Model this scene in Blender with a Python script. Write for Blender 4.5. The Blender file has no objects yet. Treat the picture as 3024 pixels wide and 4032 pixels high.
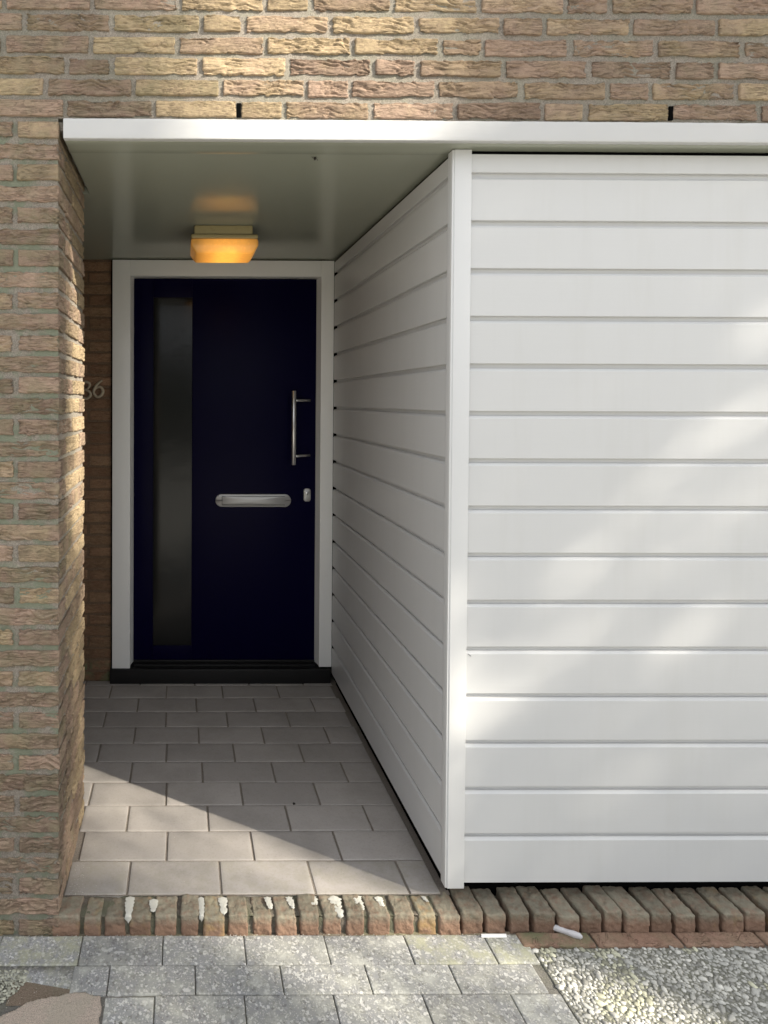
import bpy, math, random
import numpy as np
from mathutils import Matrix, Vector

scene = bpy.context.scene
# ------------------------------------------------------------------ camera
F_PX, PX, PY = 2539.0, 744.5, 1622.6            # focal length and principal point of the 3024x4032 photo
PITCH, YAW, ROLL = .01762, .00839, -.00325
cam_loc = np.array([0.0, -1.8806, 1.522])
def _ry(a): return np.array([[math.cos(a), -math.sin(a), 0], [math.sin(a), math.cos(a), 0], [0, 0, 1]])
def _rp(a): return np.array([[1, 0, 0], [0, math.cos(a), -math.sin(a)], [0, math.sin(a), math.cos(a)]])
def _rr(a): return np.array([[math.cos(a), 0, -math.sin(a)], [0, 1, 0], [math.sin(a), 0, math.cos(a)]])
RM = _rr(ROLL) @ _rp(PITCH) @ _ry(YAW)
cd = bpy.data.cameras.new("camera")
cam = bpy.data.objects.new("camera", cd)
scene.collection.objects.link(cam)
mw = Matrix.Identity(4)
for i in range(3):
    mw[i][0] = RM[0][i]; mw[i][1] = RM[2][i]; mw[i][2] = -RM[1][i]; mw[i][3] = cam_loc[i]
cam.matrix_world = mw
cd.sensor_fit = 'AUTO'; cd.sensor_width = 36
cd.lens = F_PX / 4032 * 36
cd.shift_x = (1512 - PX) / 4032
cd.shift_y = -(2016 - PY) / 4032
cd.clip_start = .02; cd.clip_end = 500
scene.camera = cam

# ------------------------------------------------------------------ light
SUN_EL = math.radians(31.0)
SH = np.array([.856, -.517])                     # horizontal direction towards the sun
SUN_DIR = np.array([SH[0]*math.cos(SUN_EL), SH[1]*math.cos(SUN_EL), math.sin(SUN_EL)])
sl = bpy.data.lights.new("sun", 'SUN'); sl.energy = 5.0; sl.angle = math.radians(.6); sl.color = (1, .92, .78)
so = bpy.data.objects.new("sun", sl); scene.collection.objects.link(so)
so.rotation_euler = Vector(SUN_DIR).to_track_quat('Z', 'Y').to_euler()
so.location = Vector(SUN_DIR)*20
world = bpy.data.worlds.new("World"); scene.world = world; world.use_nodes = True
nt = world.node_tree; nt.nodes.clear()
wo = nt.nodes.new('ShaderNodeOutputWorld'); bg = nt.nodes.new('ShaderNodeBackground')
sky = nt.nodes.new('ShaderNodeTexSky'); sky.sky_type = 'NISHITA'; sky.sun_disc = False
sky.sun_elevation = SUN_EL; sky.sun_rotation = math.atan2(SH[0], SH[1])
sky.dust_density = 5.0; sky.air_density = 1.0; sky.ozone_density = 1.0
hs = nt.nodes.new('ShaderNodeHueSaturation'); hs.inputs['Saturation'].default_value = .3
tn = nt.nodes.new('ShaderNodeMix'); tn.data_type = 'RGBA'; tn.blend_type = 'MULTIPLY'; tn.inputs[0].default_value = 1
tn.inputs[7].default_value = (.965, .995, 1.05, 1)
nt.links.new(sky.outputs[0], hs.inputs['Color']); nt.links.new(hs.outputs[0], tn.inputs[6])
cl = nt.nodes.new('ShaderNodeMix'); cl.data_type = 'RGBA'; cl.inputs[0].default_value = .85   # thin bright cloud veil over the blue
cl.inputs[7].default_value = (6.5, 6.7, 7.0, 1); nt.links.new(tn.outputs[2], cl.inputs[6])
nt.links.new(cl.outputs[2], bg.inputs[0]); bg.inputs[1].default_value = .095
nt.links.new(bg.outputs[0], wo.inputs[0])
scene.view_settings.view_transform = 'Standard'; scene.view_settings.look = 'None'
scene.view_settings.exposure = 1.18; scene.view_settings.gamma = 1

# ------------------------------------------------------------------ numeric helpers
random.seed(7); rng = np.random.default_rng(7)
_perm = np.random.default_rng(3).permutation(512)
_grad = np.random.default_rng(4).normal(size=(512, 3)); _grad /= np.linalg.norm(_grad, axis=1)[:, None]
def gn(p):                                       # gradient noise, about -0.7..0.7
    p = np.asarray(p, float); i = np.floor(p).astype(int); f = p - i
    u = f*f*f*(f*(f*6-15)+10); out = 0
    for dx in (0, 1):
        for dy in (0, 1):
            for dz in (0, 1):
                h = _perm[(_perm[(_perm[(i[:, 0]+dx) & 511] + i[:, 1]+dy) & 511] + i[:, 2]+dz) & 511]
                d = f - np.array([dx, dy, dz]); g = (_grad[h]*d).sum(1)
                wx = u[:, 0] if dx else 1-u[:, 0]; wy = u[:, 1] if dy else 1-u[:, 1]; wz = u[:, 2] if dz else 1-u[:, 2]
                out = out + g*wx*wy*wz
    return out
def sstep(a, b, x):
    t = np.clip((np.asarray(x, float)-a)/(b-a), 0, 1); return t*t*(3-2*t)

class MB:
    """collects vertices, quads and a per-vertex tint; build() links them as one mesh object"""
    def __init__(s): s.v = []; s.q = []; s.t = []; s.c = []; s.n = 0
    def add(s, v, q, c=(.5, .5, .5), tri=None):
        v = np.asarray(v, float)
        s.v.append(v)
        if q is not None and len(q): s.q.append(np.asarray(q, int) + s.n)
        if tri is not None and len(tri): s.t.append(np.asarray(tri, int) + s.n)
        c = np.asarray(c, float)
        if c.ndim == 1: c = np.repeat(c[None, :], len(v), 0)
        s.c.append(c); s.n += len(v)
    def build(s, name, mat, parent=None, smooth=True, label=None):
        v = np.concatenate(s.v); c = np.concatenate(s.c)
        q = np.concatenate(s.q) if s.q else np.zeros((0, 4), int)
        t = np.concatenate(s.t) if s.t else np.zeros((0, 3), int)
        me = bpy.data.meshes.new(name)
        me.vertices.add(len(v)); me.vertices.foreach_set('co', v.ravel())
        nl = len(q)*4 + len(t)*3
        me.loops.add(nl); me.loops.foreach_set('vertex_index', np.concatenate([q.ravel(), t.ravel()]))
        me.polygons.add(len(q)+len(t))
        ls = np.concatenate([np.arange(len(q))*4, len(q)*4 + np.arange(len(t))*3])
        me.polygons.foreach_set('loop_start', ls)
        me.polygons.foreach_set('use_smooth', np.full(len(q)+len(t), bool(smooth)))
        me.update(calc_edges=True); me.validate()
        a = me.color_attributes.new('tint', 'FLOAT_COLOR', 'POINT')
        a.data.foreach_set('color', np.concatenate([c, np.ones((len(c), 1))], 1).ravel())
        o = bpy.data.objects.new(name, me); scene.collection.objects.link(o)
        me.materials.append(mat)
        if parent is not None: o.parent = parent; o.matrix_parent_inverse = Matrix.Translation(-Vector(parent.location))
        if label: o['label'] = label
        return o
    # a box with rounded edges, subdivided to res and displaced by disp(points) along its normals
    def rbox(s, lo, hi, r=.002, res=None, disp=None, c=(.5, .5, .5), skip=(), xf=None):
        lo = np.array(lo, float); hi = np.array(hi, float); L = hi-lo; r = min(r, L.min()*.49)
        ax = []
        for k in range(3):
            rk = res[k] if isinstance(res, (tuple, list)) else res
            n = 1 if not rk else max(1, int(round((L[k]-2*r)/rk)))
            mid = np.linspace(r, L[k]-r, n+1)
            ax.append(np.concatenate([[0, r*.45], mid, [L[k]-r*.45, L[k]]]))
        for k in range(3):
            i, j = (k+1) % 3, (k+2) % 3
            for side in (0, 1):
                if (k, side) in skip: continue
                A, B = np.meshgrid(ax[i], ax[j], indexing='ij')
                p = np.zeros(A.shape+(3,)); p[..., i] = A; p[..., j] = B; p[..., k] = L[k] if side else 0
                na, nb = A.shape; p = p.reshape(-1, 3)
                inner = np.clip(p, r, L-r); d = p-inner
                nrm = d/np.maximum(np.linalg.norm(d, axis=1), 1e-9)[:, None]
                q = inner + nrm*r + lo
                if disp is not None: q = q + nrm*disp(q)[:, None]
                if xf is not None: q = xf(q)
                idx = np.arange(na*nb).reshape(na, nb)
                f = np.stack([idx[:-1, :-1], idx[1:, :-1], idx[1:, 1:], idx[:-1, 1:]], -1).reshape(-1, 4)
                if not side: f = f[:, ::-1]
                s.add(q, f, c)
    def sheet(s, o, eu, ev, nu, nv, disp=None, c=(.5, .5, .5)):
        o, eu, ev = map(lambda a: np.array(a, float), (o, eu, ev))
        U, V = np.meshgrid(np.linspace(0, 1, nu+1), np.linspace(0, 1, nv+1), indexing='ij')
        p = o + U.reshape(-1, 1)*eu + V.reshape(-1, 1)*ev
        n = np.cross(eu, ev); n /= np.linalg.norm(n)
        if disp is not None: p = p + n*disp(p)[:, None]
        idx = np.arange((nu+1)*(nv+1)).reshape(nu+1, nv+1)
        f = np.stack([idx[:-1, :-1], idx[1:, :-1], idx[1:, 1:], idx[:-1, 1:]], -1).reshape(-1, 4)
        s.add(p, f, c)
    def tube(s, pts, rad, seg=16, c=(.5, .5, .5), flat=None, cap=True):
        pts = np.array(pts, float); n = len(pts)
        rad = np.full(n, rad) if np.isscalar(rad) else np.array(rad, float)
        tg = np.gradient(pts, axis=0); tg /= np.linalg.norm(tg, axis=1)[:, None]
        ref = np.array([0, 1., 0]) if abs(tg[0][1]) < .9 else np.array([1., 0, 0])
        vs = []
        for k in range(n):
            a = np.cross(tg[k], ref); a /= np.linalg.norm(a); b = np.cross(a, tg[k])
            th = np.linspace(0, 2*math.pi, seg, endpoint=False)
            fb = 1 if flat is None else flat
            vs.append(pts[k] + rad[k]*(np.cos(th)[:, None]*a + fb*np.sin(th)[:, None]*b))
        V = np.concatenate(vs); q = []
        for k in range(n-1):
            for m in range(seg):
                m2 = (m+1) % seg; q.append((k*seg+m, k*seg+m2, (k+1)*seg+m2, (k+1)*seg+m))
        tri = []
        if cap:
            V = np.concatenate([V, pts[:1], pts[-1:]])
            for m in range(seg):
                m2 = (m+1) % seg; tri.append((n*seg, m2, m)); tri.append((n*seg+1, (n-1)*seg+m, (n-1)*seg+m2))
        s.add(V, q, c, tri)
    # outline in XZ (counter-clockwise seen from -y), extruded from y0 (front) to y1, with a small chamfer ch at the front
    def prism(s, out, y0, y1, ch=.0015, c=(.5, .5, .5)):
        out = np.array(out, float); n = len(out); ctr = out.mean(0)
        nrm = np.roll(out, -1, 0)-np.roll(out, 1, 0); nrm = np.stack([nrm[:, 1], -nrm[:, 0]], 1); nrm /= np.linalg.norm(nrm, axis=1)[:, None]
        inn = out - nrm*ch
        f3 = lambda a, y: np.stack([a[:, 0], np.full(n, y), a[:, 1]], 1)
        V = np.concatenate([f3(out, y1), f3(out, y0+ch), f3(inn, y0), [[ctr[0], y0, ctr[1]]]])
        q = []; tri = []
        for k in range(n):
            k2 = (k+1) % n
            for L in (0, 1): q.append((L*n+k, L*n+k2, (L+1)*n+k2, (L+1)*n+k))
            tri.append((2*n+k, 2*n+k2, 3*n))
        s.add(V, q, c, tri)

def stadium(x0, x1, z0, z1, r=None, seg=10):
    r = (z1-z0)/2 if r is None else r; P = []
    for cx, cz, a0 in ((x1-r, z0+r, -90), (x1-r, z1-r, 0), (x0+r, z1-r, 90), (x0+r, z0+r, 180)):
        for k in range(seg+1):
            a = math.radians(a0+90*k/seg); P.append((cx+r*math.cos(a), cz+r*math.sin(a)))
    return P

def thing(name, label, cat, loc=(0, 0, 0), group=None):
    o = bpy.data.objects.new(name, None); scene.collection.objects.link(o); o.location = loc
    o.empty_display_size = .1; o['label'] = label; o['category'] = cat
    if group: o['group'] = group
    return o
def tag(o, label, cat, group=None, kind=None):
    o['label'] = label; o['category'] = cat
    if group: o['group'] = group
    if kind: o['kind'] = kind
    return o
def struct(o, kind='structure'): o['kind'] = kind; return o

# ------------------------------------------------------------------ materials
class NT:
    def __init__(s, name, rough=.6, base=(.5, .5, .5), metal=0, spec=.5, coat=0):
        s.m = bpy.data.materials.new(name); s.m.use_nodes = True; s.t = s.m.node_tree; s.b = s.t.nodes['Principled BSDF']
        s.b.inputs['Base Color'].default_value = (*base, 1); s.b.inputs['Roughness'].default_value = rough
        s.b.inputs['Metallic'].default_value = metal; s.b.inputs['Specular IOR Level'].default_value = spec
        s.b.inputs['Coat Weight'].default_value = coat
    def n(s, t, **k):
        n = s.t.nodes.new(t)
        for a, v in k.items(): setattr(n, a, v)
        return n
    def put(s, sock, v):
        if isinstance(v, bpy.types.NodeSocket): s.t.links.new(v, sock)
        else: sock.default_value = (*v, 1) if (isinstance(v, tuple) and len(v) == 3 and sock.type == 'RGBA') else v
    def coord(s, scale=(1, 1, 1)):
        tc = s.n('ShaderNodeTexCoord'); mp = s.n('ShaderNodeMapping'); mp.inputs['Scale'].default_value = scale
        s.t.links.new(tc.outputs['Object'], mp.inputs[0]); return mp.outputs[0]
    def noise(s, scale, detail=3, rough=.55, vec=None, dist=0):
        n = s.n('ShaderNodeTexNoise'); n.inputs['Scale'].default_value = scale; n.inputs['Detail'].default_value = detail
        n.inputs['Roughness'].default_value = rough; n.inputs['Distortion'].default_value = dist
        s.t.links.new(vec if vec is not None else s.coord(), n.inputs['Vector']); return n.outputs['Fac']
    def voro(s, scale, out='Distance', vec=None, feature='F1'):
        n = s.n('ShaderNodeTexVoronoi', feature=feature); n.inputs['Scale'].default_value = scale
        s.t.links.new(vec if vec is not None else s.coord(), n.inputs['Vector']); return n.outputs[out]
    def ramp(s, fac, stops):
        n = s.n('ShaderNodeValToRGB'); e = n.color_ramp.elements
        while len(e) < len(stops): e.new(.5)
        for k, (p, c) in enumerate(stops):
            e[k].position = p; e[k].color = (*c, 1) if isinstance(c, tuple) else (c, c, c, 1)
        s.t.links.new(fac, n.inputs[0]); return n.outputs[0]
    def mix(s, fac, a, b, mode='MIX'):
        n = s.n('ShaderNodeMix', data_type='RGBA', blend_type=mode)
        s.put(n.inputs[0], fac); s.put(n.inputs[6], a); s.put(n.inputs[7], b); return n.outputs[2]
    def math(s, op, a, b=0.0):
        n = s.n('ShaderNodeMath', operation=op); s.put(n.inputs[0], a); s.put(n.inputs[1], b); return n.outputs[0]
    def tint(s):
        a = s.n('ShaderNodeAttribute', attribute_name='tint'); sp = s.n('ShaderNodeSeparateColor')
        s.t.links.new(a.outputs['Color'], sp.inputs[0]); return sp.outputs
    def base(s, c): s.put(s.b.inputs['Base Color'], c)
    def bump(s, h, strength=.3, dist=.002):
        n = s.n('ShaderNodeBump'); n.inputs['Strength'].default_value = strength; n.inputs['Distance'].default_value = dist
        s.t.links.new(h, n.inputs['Height']); s.t.links.new(n.outputs[0], s.b.inputs['Normal'])

def m_brick(name, a, b, dark, moss=(.17, .18, .10), mossy=.5, yel=1.0):
    M = NT(name, rough=.92, spec=.15); T = M.tint()
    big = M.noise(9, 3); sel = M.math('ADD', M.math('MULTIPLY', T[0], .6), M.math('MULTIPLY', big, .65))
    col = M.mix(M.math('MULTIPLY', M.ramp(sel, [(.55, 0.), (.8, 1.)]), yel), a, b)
    col = M.mix(M.math('MULTIPLY', M.ramp(M.noise(55, 5, .7, M.coord((1, 1, 2.4))), [(.45, 0.), (.7, 1.)]), .6), col, dark)
    col = M.mix(M.math('MULTIPLY', M.ramp(M.noise(420, 2), [(.55, 0.), (.75, 1.)]), .35), col, (.62, .52, .40))
    vn = M.noise(1, 3, .6, M.coord((17, 17, 105)), 1.3)                     # dark veins along the hand-moulded face: crease shadows put into the colour
    vn = M.ramp(M.math('ABSOLUTE', M.math('SUBTRACT', vn, .47)), [(0., 1.), (.022, 0.)])
    vn = M.math('MULTIPLY', vn, M.ramp(M.noise(15, 3), [(.42, 0.), (.55, 1.)]))
    col = M.mix(M.math('MULTIPLY', vn, .62), col, (.075, .05, .036))
    v = M.math('ADD', .78, M.math('MULTIPLY', T[1], .4))
    n = M.n('ShaderNodeMix', data_type='RGBA', blend_type='MULTIPLY'); n.inputs[0].default_value = 1
    M.put(n.inputs[6], col); cc = M.n('ShaderNodeCombineColor')
    for k in range(3): M.put(cc.inputs[k], v)
    M.t.links.new(cc.outputs[0], n.inputs[7])
    ms = M.math('MULTIPLY', T[2], M.ramp(M.noise(14, 4, .65), [(.38, 0.), (.62, 1.)]))
    M.base(M.mix(M.math('MULTIPLY', ms, mossy), n.outputs[2], moss))
    cr = M.noise(1, 2, .55, M.coord((15, 15, 120)), 1.1)
    cr = M.ramp(M.math('ABSOLUTE', M.math('SUBTRACT', cr, .5)), [(0., 0.), (.035, 1.)])
    cr = M.math('MAXIMUM', cr, M.ramp(M.noise(12, 2), [(.38, 1.), (.5, 0.)]))
    h = M.math('ADD', M.math('MULTIPLY', M.noise(300, 4, .75), .7), M.math('MULTIPLY', M.noise(70, 4, .6, M.coord((1, 1, 3))), 1.2))
    M.bump(M.math('ADD', h, M.math('MULTIPLY', cr, 1.3)), .85, .0026); return M.m
BR_A, BR_B, BR_D = (.305, .215, .163), (.40, .305, .19), (.195, .135, .10)
brick_m = m_brick("brick", BR_A, BR_B, BR_D)
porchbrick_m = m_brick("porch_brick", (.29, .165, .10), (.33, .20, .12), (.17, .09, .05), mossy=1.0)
def m_mortar(name, a=(.345, .305, .26), green=(.215, .245, .175), g=.8):
    M = NT(name, rough=.95, spec=.1); T = M.tint()
    c = M.mix(M.ramp(M.noise(330, 4, .75), [(.35, 0.), (.65, 1.)]), tuple(x*.58 for x in a), tuple(min(x*1.25, 1) for x in a))
    gm = M.math('MULTIPLY', M.math('MULTIPLY', T[2], M.ramp(M.noise(9, 5, .65), [(.44, 0.), (.56, 1.)])), g)
    M.base(M.mix(gm, c, green)); M.bump(M.noise(330, 5, .8), 1.0, .005); return M.m
mortar_m = m_mortar("mortar")
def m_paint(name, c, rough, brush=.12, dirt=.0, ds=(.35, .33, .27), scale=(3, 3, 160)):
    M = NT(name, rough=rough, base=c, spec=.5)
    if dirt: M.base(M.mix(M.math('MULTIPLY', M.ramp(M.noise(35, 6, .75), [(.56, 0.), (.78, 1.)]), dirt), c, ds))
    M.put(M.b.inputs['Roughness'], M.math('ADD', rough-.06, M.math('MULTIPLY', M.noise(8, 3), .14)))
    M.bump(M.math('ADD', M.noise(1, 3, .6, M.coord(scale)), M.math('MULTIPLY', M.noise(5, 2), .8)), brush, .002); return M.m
def streaks(m, amt=.16):                         # faint rain streaks and dust on outdoor paint
    t = m.node_tree; b = t.nodes['Principled BSDF']; src = b.inputs['Base Color'].links[0].from_socket
    tc = t.nodes.new('ShaderNodeTexCoord'); mp = t.nodes.new('ShaderNodeMapping'); mp.inputs['Scale'].default_value = (14, 14, 1.3)
    nz = t.nodes.new('ShaderNodeTexNoise'); nz.inputs['Scale'].default_value = 1; nz.inputs['Detail'].default_value = 5; nz.inputs['Roughness'].default_value = .65
    rp = t.nodes.new('ShaderNodeValToRGB'); rp.color_ramp.elements[0].position = .5; rp.color_ramp.elements[0].color = (0, 0, 0, 1); rp.color_ramp.elements[1].position = .75; rp.color_ramp.elements[1].color = (amt*2.2, )*3+(1,)
    mx = t.nodes.new('ShaderNodeMix'); mx.data_type = 'RGBA'; mx.inputs[7].default_value = (.42, .41, .37, 1)
    t.links.new(tc.outputs['Object'], mp.inputs[0]); t.links.new(mp.outputs[0], nz.inputs['Vector']); t.links.new(nz.outputs['Fac'], rp.inputs[0])
    t.links.new(rp.outputs[0], mx.inputs[0]); t.links.new(src, mx.inputs[6]); t.links.new(mx.outputs[2], b.inputs['Base Color']); return m
white_m = m_paint("white_paint", (.57, .572, .574), .34, .10, .10, (.6, .59, .55), (4, 4, 130)); streaks(white_m, .055)
post_m = m_paint("white_post_paint", (.62, .622, .625), .3, .07, .06, (.6, .59, .55), (130, 130, 4))
fascia_m = m_paint("white_fascia_paint", (.51, .51, .51), .55, .25, .35, (.55, .53, .47), (5, 5, 60))
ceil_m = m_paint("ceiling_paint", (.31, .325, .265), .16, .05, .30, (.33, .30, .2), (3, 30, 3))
frame_m = m_paint("frame_paint", (.86, .86, .84), .32, .06, .12, (.5, .48, .4), (100, 100, 4))
door_m = NT("navy_door_paint", rough=.36, base=(.0014, .0007, .020), spec=.07)
door_m.bump(door_m.noise(220, 2), .05, .001); door_m = door_m.m
black_m = NT("black_rubber", rough=.7, base=(.006, .006, .006), spec=.2).m
sill_m = NT("dark_sill", rough=.5, base=(.01, .0095, .010), spec=.35)
sill_m.bump(sill_m.noise(90, 4), .2, .002); sill_m = sill_m.m
void_m = NT("dark_cavity", rough=1, base=(.004, .004, .004), spec=0).m  # near-black: the dark inside gaps and hollows put into the colour
glass_m = NT("frosted_dark_glass", rough=.2, base=(.012, .0125, .012), spec=.33)
glass_m.bump(glass_m.noise(7.0, 3), .22, .006); glass_m = glass_m.m
def m_steel(name, r, c=(.5, .5, .51)):
    M = NT(name, rough=r, base=c, metal=1); M.bump(M.noise(1, 2, .5, M.coord((600, 600, 12))), .12, .0005); return M.m
steel_m = m_steel("brushed_steel", .3, (.62, .62, .62)); alu_m = m_steel("satin_aluminium", .6, (.66, .66, .655))
lampbase_m = m_paint("aged_cream_plastic", (.36, .30, .15), .5, .05, .5, (.12, .09, .03))
lm = NT("lit_lamp_shade", rough=.35, base=(.42, .24, .06))
tc = lm.n('ShaderNodeTexCoord'); sx = lm.n('ShaderNodeSeparateXYZ'); lm.t.links.new(tc.outputs['Object'], sx.inputs[0])
hx = lm.math('DIVIDE', lm.math('SUBTRACT', sx.outputs[0], .185), .15)
hot = lm.math('SUBTRACT', 1.0, lm.math('MULTIPLY', hx, hx))
hz = lm.math('DIVIDE', lm.math('SUBTRACT', 2.217, sx.outputs[2]), .06)
hot = lm.math('MAXIMUM', lm.math('MULTIPLY', hot, lm.math('ADD', .62, lm.math('MULTIPLY', hz, .42))), .16)
dirt = lm.ramp(lm.noise(45, 5, .7), [(.3, 1.), (.42, .72), (.7, 1.)])
lm.put(lm.b.inputs['Emission Strength'], lm.math('MULTIPLY', lm.math('MULTIPLY', hot, dirt), .60))
lm.put(lm.b.inputs['Emission Color'], lm.ramp(hot, [(.15, (1., .40, .07)), (.8, (1., .40, .06)), (1., (1., .50, .07))]))
lampglow_m = lm.m
def m_tile():
    M = NT("porch_tile", rough=.72, spec=.3); T = M.tint()
    c = M.mix(M.noise(6, 4, .6), (.325, .300, .283), (.385, .356, .336))
    c = M.mix(M.ramp(M.noise(300, 3, .7), [(.62, 0.), (.8, 1.)]), c, (.46, .42, .37))
    c = M.mix(M.ramp(M.voro(38), [(.0, 1.), (.045, 0.)]), c, (.55, .52, .48))
    c = M.mix(M.math('MULTIPLY', M.ramp(M.noise(2.6, 6, .7), [(.46, 0.), (.66, 1.)]), .5), c, (.22, .205, .185))
    c = M.mix(M.math('MULTIPLY', M.ramp(M.noise(120, 3, .7), [(.52, 0.), (.7, 1.)]), .3), c, (.2, .185, .165))
    c = M.mix(M.math('MULTIPLY', T[2], M.ramp(M.noise(22, 4, .7), [(.4, 0.), (.62, .8)])), c, (.23, .22, .15))
    n = M.n('ShaderNodeMix', data_type='RGBA', blend_type='MULTIPLY'); n.inputs[0].default_value = 1; M.put(n.inputs[6], c)
    cc = M.n('ShaderNodeCombineColor'); v = M.math('ADD', .88, M.math('MULTIPLY', T[0], .24))
    for k in range(3): M.put(cc.inputs[k], v)
    M.t.links.new(cc.outputs[0], n.inputs[7]); M.base(n.outputs[2])
    M.bump(M.math('ADD', M.noise(350, 3), M.math('MULTIPLY', M.noise(9, 3), 2.0)), .18, .0015); return M.m
tile_m = m_tile()
def m_conc():
    M = NT("concrete_paver", rough=.9, spec=.2); T = M.tint()
    c = M.mix(M.noise(5, 5, .7), (.21, .212, .213), (.30, .302, .302))
    vc = M.voro(150, 'Color'); sp = M.n('ShaderNodeSeparateColor'); M.t.links.new(vc, sp.inputs[0])
    c = M.mix(M.math('MULTIPLY', M.ramp(sp.outputs[0], [(.84, 0.), (.90, 1.)]), .6), c, (.62, .615, .60))
    c = M.mix(M.math('MULTIPLY', M.ramp(sp.outputs[1], [(.84, 0.), (.90, 1.)]), .55), c, (.13, .125, .12))
    v2 = M.voro(300, 'Color'); s2 = M.n('ShaderNodeSeparateColor'); M.t.links.new(v2, s2.inputs[0])
    c = M.mix(M.math('MULTIPLY', M.ramp(s2.outputs[0], [(.78, 0.), (.9, 1.)]), .5), c, (.55, .54, .5))
    c = M.mix(M.math('MULTIPLY', M.ramp(M.noise(16, 3, .55), [(.52, 0.), (.70, 1.)]), .42), c, (.56, .56, .55))
    c = M.mix(M.math('MULTIPLY', T[2], M.ramp(M.noise(16, 5, .7), [(.42, 0.), (.6, .75)])), c, (.30, .30, .20))
    n = M.n('ShaderNodeMix', data_type='RGBA', blend_type='MULTIPLY'); n.inputs[0].default_value = 1; M.put(n.inputs[6], c)
    cc = M.n('ShaderNodeCombineColor'); v = M.math('ADD', .85, M.math('MULTIPLY', T[0], .3))
    for k in range(3): M.put(cc.inputs[k], v)
    M.t.links.new(cc.outputs[0], n.inputs[7]); M.base(n.outputs[2])
    M.bump(M.math('ADD', M.noise(300, 4, .75), M.math('MULTIPLY', M.voro(220), -.5)), .55, .0022); return M.m
conc_m = m_conc()
def m_rowlock():
    M = NT("step_brick", rough=.93, spec=.12); T = M.tint()
    geo = M.n('ShaderNodeNewGeometry'); s = M.n('ShaderNodeSeparateXYZ'); M.t.links.new(geo.outputs['Position'], s.inputs[0])
    c = M.mix(M.noise(30, 5, .7), (.16, .098, .07), (.29, .19, .135))
    c = M.mix(M.math('MULTIPLY', M.ramp(M.math('ADD', M.math('MULTIPLY', T[0], .6), M.math('MULTIPLY', M.noise(25, 3), .6)), [(.8, 0.), (.92, 1.)]), .5), c, (.30, .21, .08))
    c = M.mix(M.math('MULTIPLY', M.ramp(M.noise(330, 3), [(.6, 0.), (.8, 1.)]), .4), c, (.55, .47, .38))
    # lichen sits on the weathered top and in patches
    topz = M.ramp(M.math('ADD', M.math('MULTIPLY', s.outputs[2], 25.), 1.15), [(.35, 0.), (1., 1.)])
    mo = M.math('MULTIPLY', topz, M.ramp(M.noise(38, 5, .7), [(.33, .25), (.55, 1.)]))
    c = M.mix(M.math('MULTIPLY', mo, .72), c, M.mix(M.noise(160, 4, .7), (.155, .16, .115), (.31, .31, .25)))
    n = M.n('ShaderNodeMix', data_type='RGBA', blend_type='MULTIPLY'); n.inputs[0].default_value = 1; M.put(n.inputs[6], c)
    cc = M.n('ShaderNodeCombineColor'); v = M.math('ADD', .8, M.math('MULTIPLY', T[1], .4))
    for k in range(3): M.put(cc.inputs[k], v)
    M.t.links.new(cc.outputs[0], n.inputs[7]); M.base(n.outputs[2])
    M.bump(M.math('ADD', M.noise(260, 4, .75), M.math('MULTIPLY', M.noise(60, 4, .6), 1.5)), .8, .0022); return M.m
rowlock_m = m_rowlock()
edging_m = m_brick("edging_brick", (.30, .185, .135), (.36, .235, .175), (.17, .10, .07), mossy=.9)
joint_m = m_mortar("dirt_joint", (.22, .19, .155), (.15, .155, .105), .8)
splash_m = m_paint("white_paint_splash", (.50, .49, .44), .8, .7, .6, (.5, .5, .38), (80, 80, 80))
def m_pebble():
    M = NT("pebble", rough=.6, spec=.35)
    a = M.n('ShaderNodeAttribute', attribute_name='tint')
    M.base(M.mix(M.math('MULTIPLY', M.noise(160, 4, .7), .35), a.outputs['Color'], (.26, .25, .2)))
    M.bump(M.noise(300, 3), .3, .001); return M.m
pebble_m = m_pebble()
matrix_m = m_mortar("pebble_slab_cement", (.30, .295, .255), (.13, .14, .09), .5)
sand_m = m_mortar("sandy_soil", (.28, .235, .18), (.2, .2, .12), .6)
gb = NT("garden_ground", rough=.95); gb.base(gb.mix(gb.noise(1.2, 5), (.42, .41, .37), (.54, .53, .49))); ground_m = gb.m
def m_leaf(name, a, b):
    M = NT(name, rough=.55, spec=.3); T = M.tint(); M.base(M.mix(T[0], a, b)); return M.m
leaf_m = m_leaf("tree_leaf", (.04, .075, .02), (.08, .13, .035)); hedge_m = m_leaf("hedge_leaf", (.03, .055, .02), (.07, .10, .04))
bark_m = NT("bark", rough=.9, base=(.11, .085, .06)).m
number_m = NT("worn_bronze_number", rough=.5, base=(.42, .35, .25), metal=.15); number_m = number_m.m
stone_m = m_paint("pale_stone", (.55, .54, .55), .6, .7, .5, (.36, .35, .36), (60, 60, 60))
chip_m = NT("white_plastic", rough=.4, base=(.85, .85, .84)).m
web_m = NT("dark_web", rough=.9, base=(.02, .016, .012)).m
rc = NT("roof_tile", rough=.9, base=(.2, .09, .05)).m

# ------------------------------------------------------------------ brickwork
CP = .06154; ZA = 2.3654; BH = .0482; XP = -.365; DEP = .482
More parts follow.
